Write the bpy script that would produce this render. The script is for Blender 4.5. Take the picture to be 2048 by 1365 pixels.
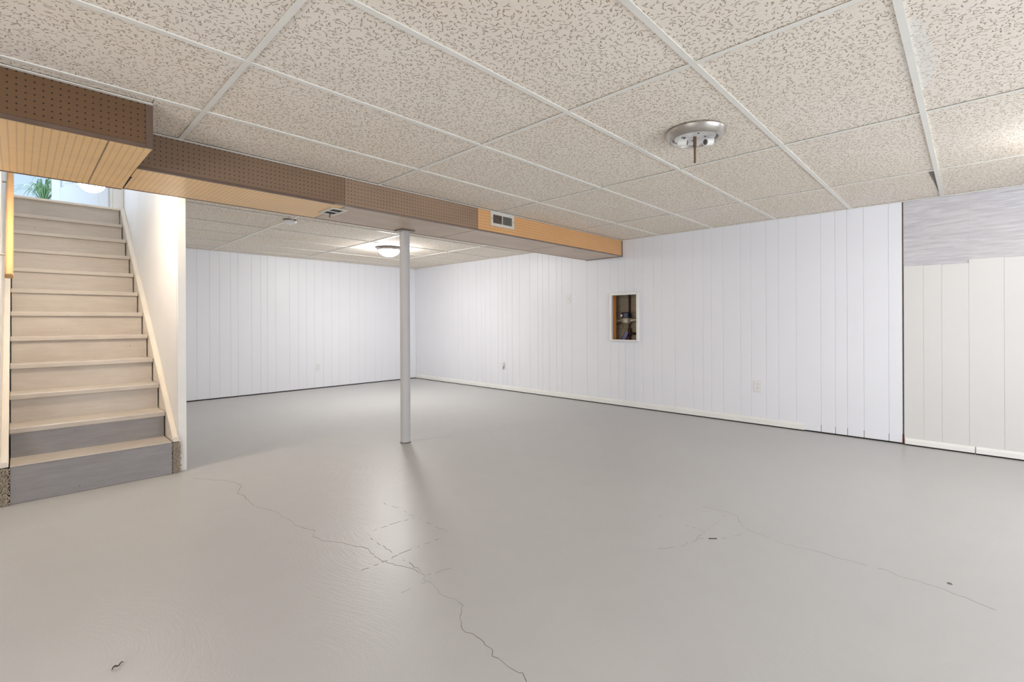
import bpy, bmesh, math, random
from mathutils import Vector, Matrix
random.seed(7)
for o in list(bpy.data.objects):
    bpy.data.objects.remove(o, do_unlink=True)
S = bpy.context.scene
C = S.collection

# ------------------------------------------------------------------ camera
ZC = 2.064      # ceiling height
H = 1.055       # lens height
cam_d = bpy.data.cameras.new('camera')
cam = bpy.data.objects.new('camera', cam_d)
C.objects.link(cam)
cam_d.sensor_width = 36.0
cam_d.lens = 951.3 / 2048 * 36.0
cam_d.shift_y = -38.0 / 2048
cam_d.clip_start = 0.02
yaw, roll = math.radians(46.055), math.radians(-0.245)
fw = Vector((math.sin(yaw), math.cos(yaw), 0))
rt = Vector((math.cos(yaw), -math.sin(yaw), 0))
up = Vector((0, 0, 1))
r2 = math.cos(roll) * rt + math.sin(roll) * up
u2 = -math.sin(roll) * rt + math.cos(roll) * up
M = Matrix(((r2.x, u2.x, -fw.x, 0), (r2.y, u2.y, -fw.y, 0), (r2.z, u2.z, -fw.z, H), (0, 0, 0, 1)))
cam.matrix_world = M
S.camera = cam

# ------------------------------------------------------------------ world, exposure, daylight, added fill lights
w = bpy.data.worlds.new('world'); S.world = w
w.use_nodes = True
w.node_tree.nodes['Background'].inputs[0].default_value = (0.75, 0.85, 1.0, 1)
w.node_tree.nodes['Background'].inputs[1].default_value = 0.4
S.view_settings.view_transform = 'Standard'
S.view_settings.look = 'None'
S.view_settings.gamma = 1.0
S.view_settings.use_curve_mapping = False
S.view_settings.exposure = 0.08

def area_light(name, loc, target, sx, sy, power, col):
    d = bpy.data.lights.new(name, 'AREA')
    d.shape = 'RECTANGLE'; d.size = sx; d.size_y = sy
    d.energy = power; d.color = col
    o = bpy.data.objects.new(name, d)
    o.location = loc
    o.rotation_euler = (Vector(target) - Vector(loc)).to_track_quat('-Z', 'Y').to_euler()
    C.objects.link(o)
    return o
# added unseen fill lights behind the lens; these walls have no windows
FILL_COOL = (0.86, 0.92, 1.0)
area_light('fill_side', (-2.40, 0.2, 1.1), (1.0, 0.2, 1.1), 1.8, 1.2, 56, (0.97, 0.97, 1.0))
area_light('fill_rear', (2.6, -2.50, 1.1), (2.6, 1.0, 1.1), 2.6, 1.2, 66, FILL_COOL)
# daylight in the hall at the head of the stairs
area_light('daylight_hall', (-0.9, 8.3, 3.7), (0.5, 6.9, 2.6), 1.2, 1.2, 65, (0.84, 0.92, 1.0))
# added fill light for the upper stairs, high in the stairwell
area_light('fill_stairwell', (0.35, 4.75, 3.9), (0.35, 6.2, 2.3), 0.6, 0.8, 11, (0.88, 0.93, 1.0))

# ------------------------------------------------------------------ helpers
def srgb(r, g, b):
    f = lambda c: (c / 255 / 12.92) if c / 255 <= 0.04045 else ((c / 255 + 0.055) / 1.055) ** 2.4
    return (f(r), f(g), f(b), 1)

MATS = {}
class NT:
    def __init__(self, name):
        self.m = bpy.data.materials.new(name); self.m.use_nodes = True
        MATS[name] = self.m
        self.t = self.m.node_tree; self.b = self.t.nodes['Principled BSDF']
    def n(self, typ, **kw):
        x = self.t.nodes.new(typ)
        for k, v in kw.items():
            if k == 'op': x.operation = v
            else: setattr(x, k, v)
        return x
    def set(self, sock, v):
        if hasattr(v, 'is_output') or isinstance(v, bpy.types.NodeSocket):
            self.t.links.new(v, sock)
        else:
            sock.default_value = v
    def math(self, op, a, b=None, c=None, clamp=False):
        x = self.n('ShaderNodeMath', op=op); x.use_clamp = clamp
        self.set(x.inputs[0], a)
        if b is not None: self.set(x.inputs[1], b)
        if c is not None: self.set(x.inputs[2], c)
        return x.outputs[0]
    def pos(self):
        return self.n('ShaderNodeNewGeometry').outputs['Position']
    def noise(self, vec, scale, detail=3.0, rough=0.55, dist=0.0):
        x = self.n('ShaderNodeTexNoise')
        if vec is not None: self.set(x.inputs['Vector'], vec)
        x.inputs['Scale'].default_value = scale; x.inputs['Detail'].default_value = detail
        x.inputs['Roughness'].default_value = rough; x.inputs['Distortion'].default_value = dist
        return x.outputs['Fac']
    def scalev(self, vec, s):
        x = self.n('ShaderNodeMapping'); x.inputs['Scale'].default_value = s
        self.set(x.inputs['Vector'], vec); return x.outputs[0]
    def ramp(self, fac, lo, hi):
        x = self.n('ShaderNodeMapRange'); x.clamp = True
        self.set(x.inputs[0], fac); x.inputs[1].default_value = lo; x.inputs[2].default_value = hi
        return x.outputs[0]
    def mix(self, fac, a, b):
        x = self.n('ShaderNodeMix'); x.data_type = 'RGBA'
        self.set(x.inputs[0], fac); self.set(x.inputs[6], a); self.set(x.inputs[7], b)
        return x.outputs[2]
    def bump(self, h, strength, dist=0.002):
        x = self.n('ShaderNodeBump'); x.inputs['Strength'].default_value = strength
        x.inputs['Distance'].default_value = dist
        self.set(x.inputs['Height'], h)
        self.t.links.new(x.outputs[0], self.b.inputs['Normal'])
    def base(self, v): self.set(self.b.inputs['Base Color'], v)
    def rough(self, v): self.set(self.b.inputs['Roughness'], v)
    def metal(self, v): self.b.inputs['Metallic'].default_value = v

def paint(name, col, rough=0.5, var=0.06, scale=3.0, bump=0.0, bscale=60, metal=0.0, spec=None):
    t = NT(name); p = t.pos()
    f = t.noise(p, scale, 4)
    c2 = tuple(max(0, c * (1 - var)) for c in col[:3]) + (1,)
    t.base(t.mix(t.ramp(f, 0.35, 0.65), c2, col)); t.rough(rough); t.metal(metal)
    if spec is not None: t.b.inputs['Specular IOR Level'].default_value = spec
    if bump: t.bump(t.noise(p, bscale, 2), bump)
    return t.m
def emit(name, col, strength):
    t = NT(name); t.base((0.9, 0.9, 0.9, 1))
    t.b.inputs['Emission Color'].default_value = col
    t.b.inputs['Emission Strength'].default_value = strength
    return t.m

# ---- materials
def floor_mat():
    t = NT('painted_concrete'); p = t.pos()
    big = t.noise(p, 0.9, 3); mid = t.noise(p, 6, 4)
    c = t.mix(t.ramp(big, 0.3, 0.7), srgb(189, 188, 187), srgb(194, 193, 192))
    c = t.mix(t.math('MULTIPLY', t.ramp(mid, 0.45, 0.75), 0.25), c, srgb(185, 183, 182))
    spk = t.noise(p, 70, 1)
    c = t.mix(t.math('MULTIPLY', t.ramp(spk, 0.82, 0.85), 0.4), c, srgb(95, 90, 85))
    t.base(c)
    t.rough(t.math('ADD', 0.33, t.math('MULTIPLY', big, 0.08)))
    t.b.inputs['Specular IOR Level'].default_value = 0.45
    # trowel strokes
    d = t.n('ShaderNodeVectorMath', op='ADD')
    t.set(d.inputs[0], p)
    nz = t.n('ShaderNodeTexNoise'); nz.inputs['Scale'].default_value = 1.1; nz.inputs['Detail'].default_value = 0.0
    t.set(nz.inputs['Vector'], p); t.set(d.inputs[1], nz.outputs['Color'])
    st = t.noise(t.scalev(d.outputs[0], (90, 12, 1)), 1.0, 2)
    fine = t.noise(p, 160, 2)
    wav = t.noise(p, 5, 2)
    h = t.math('ADD', t.math('MULTIPLY', st, 0.6), t.math('ADD', t.math('MULTIPLY', fine, 0.4), t.math('MULTIPLY', wav, 1.5)))
    t.bump(h, 0.4, 0.004)
    return t.m
def tile_mat():
    t = NT('fissured_mineral_tile'); p = t.pos()
    def dash(scale, L, W, off, bend):
        v = t.n('ShaderNodeTexVoronoi'); v.voronoi_dimensions = '2D'; v.feature = 'F1'
        v.inputs['Scale'].default_value = scale
        sh = t.n('ShaderNodeVectorMath', op='ADD'); t.set(sh.inputs[0], p); sh.inputs[1].default_value = (off, off * 1.7, 0)
        t.set(v.inputs['Vector'], sh.outputs[0])
        d = t.n('ShaderNodeVectorMath', op='SUBTRACT')
        t.set(d.inputs[0], sh.outputs[0]); t.set(d.inputs[1], v.outputs['Position'])
        col = t.n('ShaderNodeSeparateColor'); t.set(col.inputs[0], v.outputs['Color'])
        r = t.n('ShaderNodeVectorRotate'); r.rotation_type = 'Z_AXIS'
        t.set(r.inputs['Vector'], d.outputs[0]); t.set(r.inputs['Angle'], t.math('MULTIPLY', col.outputs[0], 6.283))
        s = t.n('ShaderNodeSeparateXYZ'); t.set(s.inputs[0], r.outputs[0])
        x, y = s.outputs[0], s.outputs[1]
        yb = t.math('ADD', y, t.math('MULTIPLY', t.math('MULTIPLY', x, x), bend))
        yb = t.math('ADD', yb, t.math('MULTIPLY', t.math('SINE', t.math('MULTIPLY', x, 600.0)), 0.0008))
        ln = t.math('MULTIPLY', t.math('ADD', 0.35, t.math('MULTIPLY', col.outputs[1], 0.65)), L)
        mx = t.ramp(t.math('SUBTRACT', ln, t.math('ABSOLUTE', x)), 0.0, 0.0012)
        my = t.ramp(t.math('SUBTRACT', W, t.math('ABSOLUTE', yb)), 0.0, 0.0007)
        keep = t.math('GREATER_THAN', col.outputs[2], 0.28)
        return t.math('MULTIPLY', t.math('MULTIPLY', mx, my), keep)
    m1 = dash(44, 0.0115, 0.0021, 0.0, 30); m2 = dash(52, 0.0095, 0.0018, 3.37, -40)
    m3 = dash(110, 0.002, 0.0012, 7.7, 0)
    msk = t.math('MAXIMUM', t.math('MAXIMUM', m1, m2), t.math('MULTIPLY', m3, 0.6))
    big = t.noise(p, 1.3, 3)
    c = t.mix(t.ramp(big, 0.3, 0.7), srgb(243, 233, 218), srgb(247, 239, 228))
    # fresh white paint daubed along one runner
    s = t.n('ShaderNodeSeparateXYZ'); t.set(s.inputs[0], p)
    dx = t.math('DIVIDE', t.math('SUBTRACT', s.outputs[0], 2.42), 0.34)
    dy = t.math('DIVIDE', t.math('SUBTRACT', s.outputs[1], 0.145), 0.05)
    rr = t.math('ADD', t.math('MULTIPLY', dx, dx), t.math('MULTIPLY', dy, dy))
    rr = t.math('ADD', rr, t.math('MULTIPLY', t.math('SUBTRACT', t.noise(p, 28, 3), 0.5), 1.6))
    patch = t.math('MULTIPLY', t.ramp(t.math('SUBTRACT', 1.0, rr), -0.1, 0.25), 0.5)
    c = t.mix(patch, c, srgb(240, 240, 237))
    msk2 = t.math('MULTIPLY', msk, t.math('SUBTRACT', 1.0, t.math('MULTIPLY', patch, 0.7)))
    t.base(t.mix(t.math('MULTIPLY', msk2, 0.8), c, srgb(140, 118, 96)))
    t.rough(0.9); t.b.inputs['Specular IOR Level'].default_value = 0.15
    t.bump(t.math('SUBTRACT', t.math('MULTIPLY', t.noise(p, 250, 2), 0.25), msk2), 0.5, 0.002)
    return t.m
def pegboard(name, col, hole, plane, dark_var=0.12):
    t = NT(name); p = t.pos()
    s = t.n('ShaderNodeSeparateXYZ'); t.set(s.inputs[0], p)
    a = s.outputs[0]; b = s.outputs[1] if plane == 'XY' else s.outputs[2]
    def cell(v):
        f = t.math('FRACT', t.math('MULTIPLY', t.math('ADD', v, 50.003), 1 / 0.0254))
        f = t.math('SUBTRACT', f, 0.5); return t.math('MULTIPLY', f, f)
    d = t.math('SQRT', t.math('ADD', cell(a), cell(b)))
    msk = t.math('SUBTRACT', 1.0, t.ramp(d, 0.10, 0.15))
    f = t.noise(t.scalev(p, (2.0, 5.0, 5.0)), 1.2, 4)
    c2 = tuple(c * (1 - dark_var) for c in col[:3]) + (1,)
    c = t.mix(t.ramp(f, 0.35, 0.65), c2, col)
    t.base(t.mix(msk, c, hole)); t.rough(0.38); t.b.inputs['Specular IOR Level'].default_value = 0.4
    t.bump(t.math('SUBTRACT', 1.0, msk), 0.4, 0.002)
    return t.m
def streaked():
    t = NT('brushed_grey_primer'); p = t.pos()
    f = t.noise(t.scalev(p, (1, 4, 45)), 1.4, 5, 0.6, 0.4); g = t.noise(p, 2.2, 3)
    c = t.mix(t.ramp(f, 0.32, 0.68), srgb(182, 180, 187), srgb(214, 213, 217))
    c = t.mix(t.math('MULTIPLY', t.ramp(g, 0.4, 0.7), 0.35), c, srgb(204, 196, 192))
    t.base(c); t.rough(0.5); return t.m
def wood(name, c1, c2, scale, rough=0.45):
    t = NT(name); p = t.pos()
    f = t.noise(t.scalev(p, scale), 1.0, 4, 0.6, 0.6)
    t.base(t.mix(t.ramp(f, 0.3, 0.7), c1, c2)); t.rough(rough); return t.m
def stair_mat(name, c1, c2):
    t = NT(name); p = t.pos()
    f = t.noise(t.scalev(p, (6, 14, 40)), 1.0, 4, 0.6); g = t.noise(p, 2.5, 4)
    c = t.mix(t.ramp(f, 0.3, 0.7), c1, c2)
    c = t.mix(t.math('MULTIPLY', t.ramp(g, 0.5, 0.75), 0.3), c, srgb(160, 146, 130))
    sp = t.noise(p, 48, 1)
    c = t.mix(t.math('MULTIPLY', t.ramp(sp, 0.79, 0.81), 0.7), c, srgb(105, 88, 72))
    t.base(c); t.rough(0.42); t.bump(f, 0.12, 0.002); return t.m
def galv():
    t = NT('silver_painted_steel'); p = t.pos()
    f = t.noise(t.scalev(p, (10, 10, 1.5)), 2.0, 3)
    t.base(t.mix(f, srgb(186, 184, 184), srgb(199, 198, 199))); t.metal(0.0); t.rough(0.42); return t.m
def block_mat():
    t = NT('concrete_block'); p = t.pos()
    f = t.noise(p, 30, 5, 0.7)
    t.base(t.mix(t.ramp(f, 0.3, 0.7), srgb(205, 184, 156), srgb(232, 212, 184))); t.rough(0.95)
    t.bump(f, 0.6, 0.004); return t.m
def leaf_mat():
    t = NT('spider_plant_leaf'); u = t.n('ShaderNodeTexCoord').outputs['UV']
    s = t.n('ShaderNodeSeparateXYZ'); t.set(s.inputs[0], u)
    k = t.ramp(t.math('ABSOLUTE', t.math('SUBTRACT', s.outputs[0], 0.5)), 0.10, 0.22)
    t.base(t.mix(k, srgb(186, 206, 160), srgb(70, 128, 72))); t.rough(0.45); return t.m

floor_mat(); tile_mat()
pegboard('pegboard_brown_half_shaded', srgb(138, 112, 90), srgb(34, 24, 17), 'XZ')  # darker copy of the brown, with the falloff of light in its colour
pegboard('pegboard_brown_shaded', srgb(112, 84, 58), srgb(30, 20, 14), 'XZ')  # darkest copy, shade on the box before the stairs put into the colour
pegboard('pegboard_brown_plain', srgb(160, 134, 112), srgb(50, 34, 24), 'XZ')
pegboard('pegboard_orange_front', srgb(228, 176, 122), srgb(96, 62, 36), 'XZ', 0.06)
pegboard('pegboard_tan_under', srgb(250, 208, 146), srgb(100, 68, 40), 'XY', 0.08)
pegboard('pegboard_drab_under', srgb(206, 184, 160), srgb(100, 80, 62), 'XY', 0.15)
streaked(); galv(); block_mat(); leaf_mat()
paint('white_panel_paint', srgb(239, 240, 245), 0.42, 0.025, 1.2)
paint('white_groove_paint', srgb(230, 231, 235), 0.5, 0.03)
paint('cream_panel_paint', srgb(221, 220, 217), 0.42, 0.03, 1.4)
paint('white_trim_paint', srgb(243, 242, 238), 0.38, 0.05, 5)
paint('cream_trim_paint', srgb(236, 226, 212), 0.38, 0.06, 5)
paint('stairwell_paint', srgb(238, 237, 236), 0.45, 0.05, 2)
paint('tee_white', srgb(241, 239, 231), 0.35, 0.04, 6)
paint('dark_void', srgb(34, 30, 27), 0.9, 0.3, 5)
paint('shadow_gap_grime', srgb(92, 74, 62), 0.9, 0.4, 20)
paint('crack_grime_and_gap_shade', srgb(132, 125, 119), 0.9, 0.3, 30)
paint('rust', srgb(112, 62, 40), 0.9, 0.4, 40)
paint('dark_bronze_trim', srgb(112, 90, 76), 0.35, 0.2, 8)
paint('alu_corner_trim', srgb(150, 136, 126), 0.3, 0.15, 8, metal=0.6)
stair_mat('stair_beige', srgb(188, 179, 168), srgb(199, 190, 180))
stair_mat('stair_grey', srgb(140, 137, 138), srgb(154, 151, 151))
wood('handrail_wood', srgb(190, 146, 94), srgb(206, 164, 112), (20, 3, 3))
wood('stud_wood', srgb(190, 116, 52), srgb(222, 150, 80), (30, 30, 3), 0.8)
paint('brushed_nickel', srgb(200, 196, 190), 0.27, 0.08, 12, metal=1.0)
paint('lamp_plate_white', srgb(232, 233, 232), 0.3, 0.05, 20)
paint('socket_porcelain', srgb(236, 236, 232), 0.25, 0.03, 20)
paint('bronze_rod', srgb(128, 100, 78), 0.45, 0.25, 60, metal=0.6)
paint('black_wire', srgb(38, 38, 42), 0.5)
paint('plastic_white', srgb(236, 236, 236), 0.35, 0.02)
paint('plastic_slot', srgb(88, 86, 84), 0.6)
paint('vent_enamel', srgb(222, 218, 208), 0.4, 0.08, 20)
paint('vent_dark', srgb(44, 40, 38), 0.8)
paint('pipe_dark', srgb(84, 62, 46), 0.55, 0.3, 30, metal=0.3)
paint('pipe_brass', srgb(206, 196, 176), 0.35, 0.3, 40, metal=0.35)
paint('meter_navy', srgb(40, 46, 66), 0.3, 0.2, 30)
paint('tag_blue', srgb(58, 60, 160), 0.5, 0.2, 30)
paint('tag_stripe', srgb(214, 214, 232), 0.5)
paint('carpet_pile', srgb(206, 192, 172), 0.95, 0.45, 120)
paint('pot_clay', srgb(176, 118, 84), 0.8)
paint('soil', srgb(60, 44, 34), 0.95)
paint('hall_paint', srgb(214, 224, 234), 0.5, 0.03)
paint('door_paint', srgb(232, 237, 242), 0.35, 0.02)
paint('debris_brown', srgb(96, 80, 68), 0.9, 0.4, 80)
emit('dome_glass', (1.0, 0.985, 0.96, 1), 165.0)
emit('globe_glass', (1.0, 0.88, 0.72, 1), 145.0)
emit('dome_glass_near', (1.0, 0.98, 0.96, 1), 52.0)

# ---- mesh building
def add_box(bm, x0, x1, y0, y1, z0, z1, bev=0.0):
    vs = [bm.verts.new((x, y, z)) for z in (z0, z1) for y in (y0, y1) for x in (x0, x1)]
    fs = [(0, 2, 3, 1), (4, 5, 7, 6), (0, 1, 5, 4), (2, 6, 7, 3), (0, 4, 6, 2), (1, 3, 7, 5)]
    faces = [bm.faces.new([vs[i] for i in f]) for f in fs]
    if bev > 0:
        es = list({e for f in faces for e in f.edges})
        bmesh.ops.bevel(bm, geom=es, offset=bev, segments=1, affect='EDGES', profile=0.5)
def add_prism(bm, pts, axis, a, b):
    """pts in the plane normal to axis; extruded from a to b"""
    def mk(u, v, t):
        return {'X': (t, u, v), 'Y': (u, t, v), 'Z': (u, v, t)}[axis]
    A = [bm.verts.new(mk(u, v, a)) for u, v in pts]; B = [bm.verts.new(mk(u, v, b)) for u, v in pts]
    n = len(pts)
    bm.faces.new(A); bm.faces.new(list(reversed(B)))
    for i in range(n):
        bm.faces.new([A[i], B[i], B[(i + 1) % n], A[(i + 1) % n]])
def add_lathe(bm, prof, c=(0, 0, 0), seg=32):
    """profile of (radius, z) revolved about z"""
    rings = []
    for r, z in prof:
        if r < 1e-6: rings.append([bm.verts.new((c[0], c[1], c[2] + z))])
        else: rings.append([bm.verts.new((c[0] + r * math.cos(2 * math.pi * k / seg), c[1] + r * math.sin(2 * math.pi * k / seg), c[2] + z)) for k in range(seg)])
    for A, B in zip(rings, rings[1:]):
        for k in range(seg):
            k2 = (k + 1) % seg
            q = [A[k % len(A)], A[k2 % len(A)], B[k2 % len(B)], B[k % len(B)]]
            u = []
            for v in q:
                if v not in u: u.append(v)
            if len(u) > 2: bm.faces.new(u)
def add_tube(bm, pts, r, seg=10):
    pts = [Vector(p) for p in pts]; rings = []
    for i, p in enumerate(pts):
        d = (pts[min(i + 1, len(pts) - 1)] - pts[max(i - 1, 0)]).normalized()
        a = d.orthogonal().normalized() if i == 0 else (rings_a - d * rings_a.dot(d)).normalized()
        rings_a = a; b = d.cross(a)
        rr = r[i] if isinstance(r, (list, tuple)) else r
        rings.append([bm.verts.new(p + (a * math.cos(2 * math.pi * k / seg) + b * math.sin(2 * math.pi * k / seg)) * rr) for k in range(seg)])
    for A, B in zip(rings, rings[1:]):
        for k in range(seg):
            bm.faces.new([A[k], A[(k + 1) % seg], B[(k + 1) % seg], B[k]])
    bm.faces.new(list(reversed(rings[0]))); bm.faces.new(rings[-1])
def obj(name, bm, mat, parent=None, smooth=False, loc=None):
    bmesh.ops.recalc_face_normals(bm, faces=bm.faces)
    me = bpy.data.meshes.new(name); bm.to_mesh(me); bm.free()
    me.materials.append(MATS[mat])
    if smooth:
        me.polygons.foreach_set('use_smooth', [True] * len(me.polygons))
        try: me.set_sharp_from_angle(angle=math.radians(40))
        except Exception: pass
    o = bpy.data.objects.new(name, me); C.objects.link(o)
    if parent:
        o.parent = parent
        if loc is None: o.location = tuple(-v for v in parent_world(parent))
    if loc is not None: o.location = loc
    return o
def parent_world(o):
    v = Vector((0, 0, 0))
    while o: v = v + Vector(o.location); o = o.parent
    return v
# children keep world-space meshes: an object's location undoes its parents' offset
def box(name, b, mat, parent=None, bev=0.0, smooth=False):
    bm = bmesh.new(); add_box(bm, *b, bev=bev); return obj(name, bm, mat, parent, smooth)
def share(name, me, parent, loc):
    o = bpy.data.objects.new(name, me); C.objects.link(o)
    o.parent = parent; o.location = Vector(loc) - parent_world(parent)
    return o
def thing(name, label, cat, loc=(0, 0, 0), group=None):
    o = bpy.data.objects.new(name, None); o.empty_display_size = 0.1
    C.objects.link(o); o.location = loc
    o['label'] = label; o['category'] = cat
    if group: o['group'] = group
    return o
def tag(o, label, cat, group=None):
    o['label'] = label; o['category'] = cat
    if group: o['group'] = group
    return o
def struct(o, label=None, cat=None):
    o['kind'] = 'structure'
    if label: o['label'] = label
    if cat: o['category'] = cat
    return o

XW, YB = 5.22, 7.56           # right wall, back wall
XL, YR = -2.5, -2.6           # walls behind the lens
SY0, SY1, SZ = 3.12, 3.655, 1.865    # long soffit front, back and underside
TX, TY = 0.43, 2.71                  # short deep soffit: its end and its front
WX0, WX1, WY = 0.785, 0.838, 4.07    # wall beside the stairs
LX = -0.08                           # wall left of the stairs

# ------------------------------------------------------------------ floor
floor = struct(box('floor', (XL - 0.1, XW + 0.5, YR - 0.1, YB + 0.1, -0.12, 0.0), 'painted_concrete'),
               'glossy grey painted concrete floor with hairline cracks', 'floor')
CR = [
 ([(0.823, 3.805), (0.951, 3.615), (0.99, 3.521), (1.004, 3.404), (0.938, 3.284), (0.954, 3.2), (0.939, 3.068), (0.947, 2.94), (1.0, 2.788), (0.987, 2.688), (1.006, 2.624), (0.994, 2.547), (1.035, 2.401), (1.012, 2.336), (1.014, 2.27), (1.074, 2.168), (1.093, 2.099), (1.127, 2.025), (1.117, 1.96), (1.108, 1.898), (1.124, 1.835), (1.146, 1.783), (1.166, 1.703), (1.172, 1.654), (1.157, 1.62), (1.155, 1.562), (1.136, 1.49), (1.153, 1.411), (1.141, 1.365), (1.11, 1.334), (1.053, 1.261), (1.069, 1.177), (1.059, 1.123), (1.042, 1.093), (1.032, 1.007), (1.045, 0.967), (1.03, 0.94)], 0.0022, 1.0),
 ([(1.193, 2.145), (1.182, 1.675)], 0.004, 0.45),
 ([(1.007, 1.871), (1.087, 1.862), (1.186, 1.875), (1.415, 1.868)], 0.0035, 0.5),
 ([(1.473, 2.48), (1.494, 2.378), (1.485, 2.202), (1.495, 1.899)], 0.003, 0.4),
 ([(1.243, 2.18), (1.36, 2.183), (1.485, 2.168)], 0.003, 0.5),
 ([(1.178, 1.637), (1.281, 1.603)], 0.002, 0.9),
 ([(0.94, 1.61), (1.143, 1.594)], 0.0025, 0.35),
 ([(2.691, 1.115), (2.717, 0.955), (2.674, 0.901), (2.587, 0.853), (2.546, 0.809), (2.536, 0.723), (2.513, 0.661), (2.504, 0.626), (2.523, 0.546), (2.532, 0.488), (2.523, 0.409), (2.535, 0.364), (2.525, 0.327), (2.538, 0.267), (2.509, 0.19), (2.52, 0.151), (2.515, 0.089), (2.489, 0.016), (2.459, -0.065)], 0.0012, 0.9),
 ([(2.025, 1.066), (2.166, 0.971), (2.294, 0.951), (2.354, 0.876), (2.483, 0.813), (2.533, 0.781)], 0.0014, 0.6),
 ([(2.405, 1.235), (2.387, 0.977)], 0.0014, 0.5),
 ([(2.662, 0.963), (2.382, 0.961), (2.242, 0.967)], 0.0014, 0.5)]
for pts, wd, fill in CR:
    wd *= 0.62
    bm = bmesh.new(); P = [Vector((x, y, 0)) for x, y in pts]; L = []
    for a, b in zip(P, P[1:]):
        n = max(2, int((b - a).length / 0.018))
        for k in range(n):
            q = a.lerp(b, k / n); L.append(q + Vector((random.gauss(0, 0.0036), random.gauss(0, 0.0036), 0)))
    L.append(P[-1]); wide = wd
    for a, b in zip(L, L[1:]):
        if random.random() > fill: continue
        d = (b - a).normalized(); s = Vector((-d.y, d.x, 0))
        wide = max(0.35 * wd, min(1.5 * wd, wide + random.gauss(0, 0.25) * wd))
        q = [a - s * wide / 2, b - s * wide / 2, b + s * wide / 2, a + s * wide / 2]
        add_prism(bm, [(v.x, v.y) for v in q], 'Z', -0.002, 0.0005)
    obj('crack', bm, 'crack_grime_and_gap_shade', floor)

# ------------------------------------------------------------------ ceiling: plenum, tees, tiles
ceiling = struct(box('ceiling', (XL - 0.1, XW + 0.1, YR - 0.1, 2.6, 2.28, 2.34), 'dark_void'),
                 'suspended ceiling of fissured white tiles in a painted grid', 'ceiling')
box('upper_deck', (WX1, XW + 0.1, 2.6, YB + 0.1, 2.12, 2.18), 'dark_void', ceiling)
box('upper_deck', (XL - 0.1, WX1, 2.6, SY1, 2.42, 2.48), 'dark_void', ceiling)
XK = [XL] + [-0.602 + 1.2192 * i for i in range(-1, 5)] + [XW]
YM = [1.394 + 0.6158 * j for j in range(-6, 3)]
YM = [YR] + [y for y in YM if y > YR + 0.05]
TILE_MESH = {}
def tile_mesh(wx, wy, cut=False):
    k = (round(wx, 3), round(wy, 3), cut)
    if k not in TILE_MESH:
        bm = bmesh.new()
        if cut:   # a corner has dropped short of its runner
            add_prism(bm, [(0.002, 0.002), (wx - 0.004, 0.002), (wx - 0.004, wy - 0.016), (0.02, wy - 0.075), (0.002, wy - 0.075)], 'Z', 0, 0.014)
        else:
            add_box(bm, 0.002, wx - 0.002, 0.002, wy - 0.002, 0, 0.014, bev=0.0015)
        me = bpy.data.meshes.new('ceiling_tile'); bmesh.ops.recalc_face_normals(bm, faces=bm.faces); bm.to_mesh(me); bm.free()
        me.materials.append(MATS['fissured_mineral_tile']); TILE_MESH[k] = me
    return TILE_MESH[k]
def tile(x0, x1, y0, y1, cut=False):
    if x1 - x0 < 0.02 or y1 - y0 < 0.02: return
    o = share('ceiling_tile', tile_mesh(x1 - x0, y1 - y0, cut), ceiling, (x0, y0, ZC + 0.003 + random.uniform(0, 0.0012)))
    return o
def tee(name, x0, x1, y0, y1, z0, z1):
    bm = bmesh.new(); add_box(bm, x0, x1, y0, y1, z0, z1)
    if x1 - x0 > y1 - y0: add_box(bm, x0, x1, (y0 + y1) / 2 - 0.001, (y0 + y1) / 2 + 0.001, z1, z1 + 0.03)
    else: add_box(bm, (x0 + x1) / 2 - 0.001, (x0 + x1) / 2 + 0.001, y0, y1, z1, z1 + 0.03)
    obj(name, bm, 'tee_white', ceiling)
# near room
rowsY = YM + [SY0]
for i in range(len(XK) - 1):
    for j in range(len(rowsY) - 1):
        x0, x1, y0, y1 = XK[i], XK[i + 1], rowsY[j], rowsY[j + 1]
        if j == len(rowsY) - 2:               # last row meets the soffits
            if x1 <= TX: tile(x0, x1, y0, TY); continue
            if x0 < TX < x1:
                tile(x0, TX, y0, TY); tile(TX, x1, y0, y1); continue
        tile(x0, x1, y0, y1)
for y in YM[1:]:
    tee('main_tee', XL, XW, y - 0.012, y + 0.012, ZC - 0.002, ZC + 0.003)
for i, x in enumerate(XK[1:-1]):
    ye = SY0 if x > TX else TY
    for a, b in zip(rowsY, rowsY[1:]):
        if a < ye: tee('cross_tee', x - 0.011, x + 0.011, a + 0.012, min(b, ye) - 0.012, ZC - 0.0015, ZC + 0.0008)
# far room
XF = [WX1, 1.846, 3.065, 4.284, XW]
YF = [SY1, 4.69, 5.39, 5.975, 6.60, 7.21, YB]
for x0, x1 in zip(XF, XF[1:]):
    for y0, y1 in zip(YF, YF[1:]): tile(x0, x1, y0, y1)
for x in XF[1:-1]: tee('main_tee', x - 0.012, x + 0.012, SY1, YB, ZC - 0.002, ZC + 0.003)
for y in YF[1:-1]:
    for x0, x1 in zip(XF, XF[1:]): tee('cross_tee', x0 + 0.012, x1 - 0.012, y - 0.008, y + 0.008, ZC - 0.0015, ZC + 0.0008)
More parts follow.
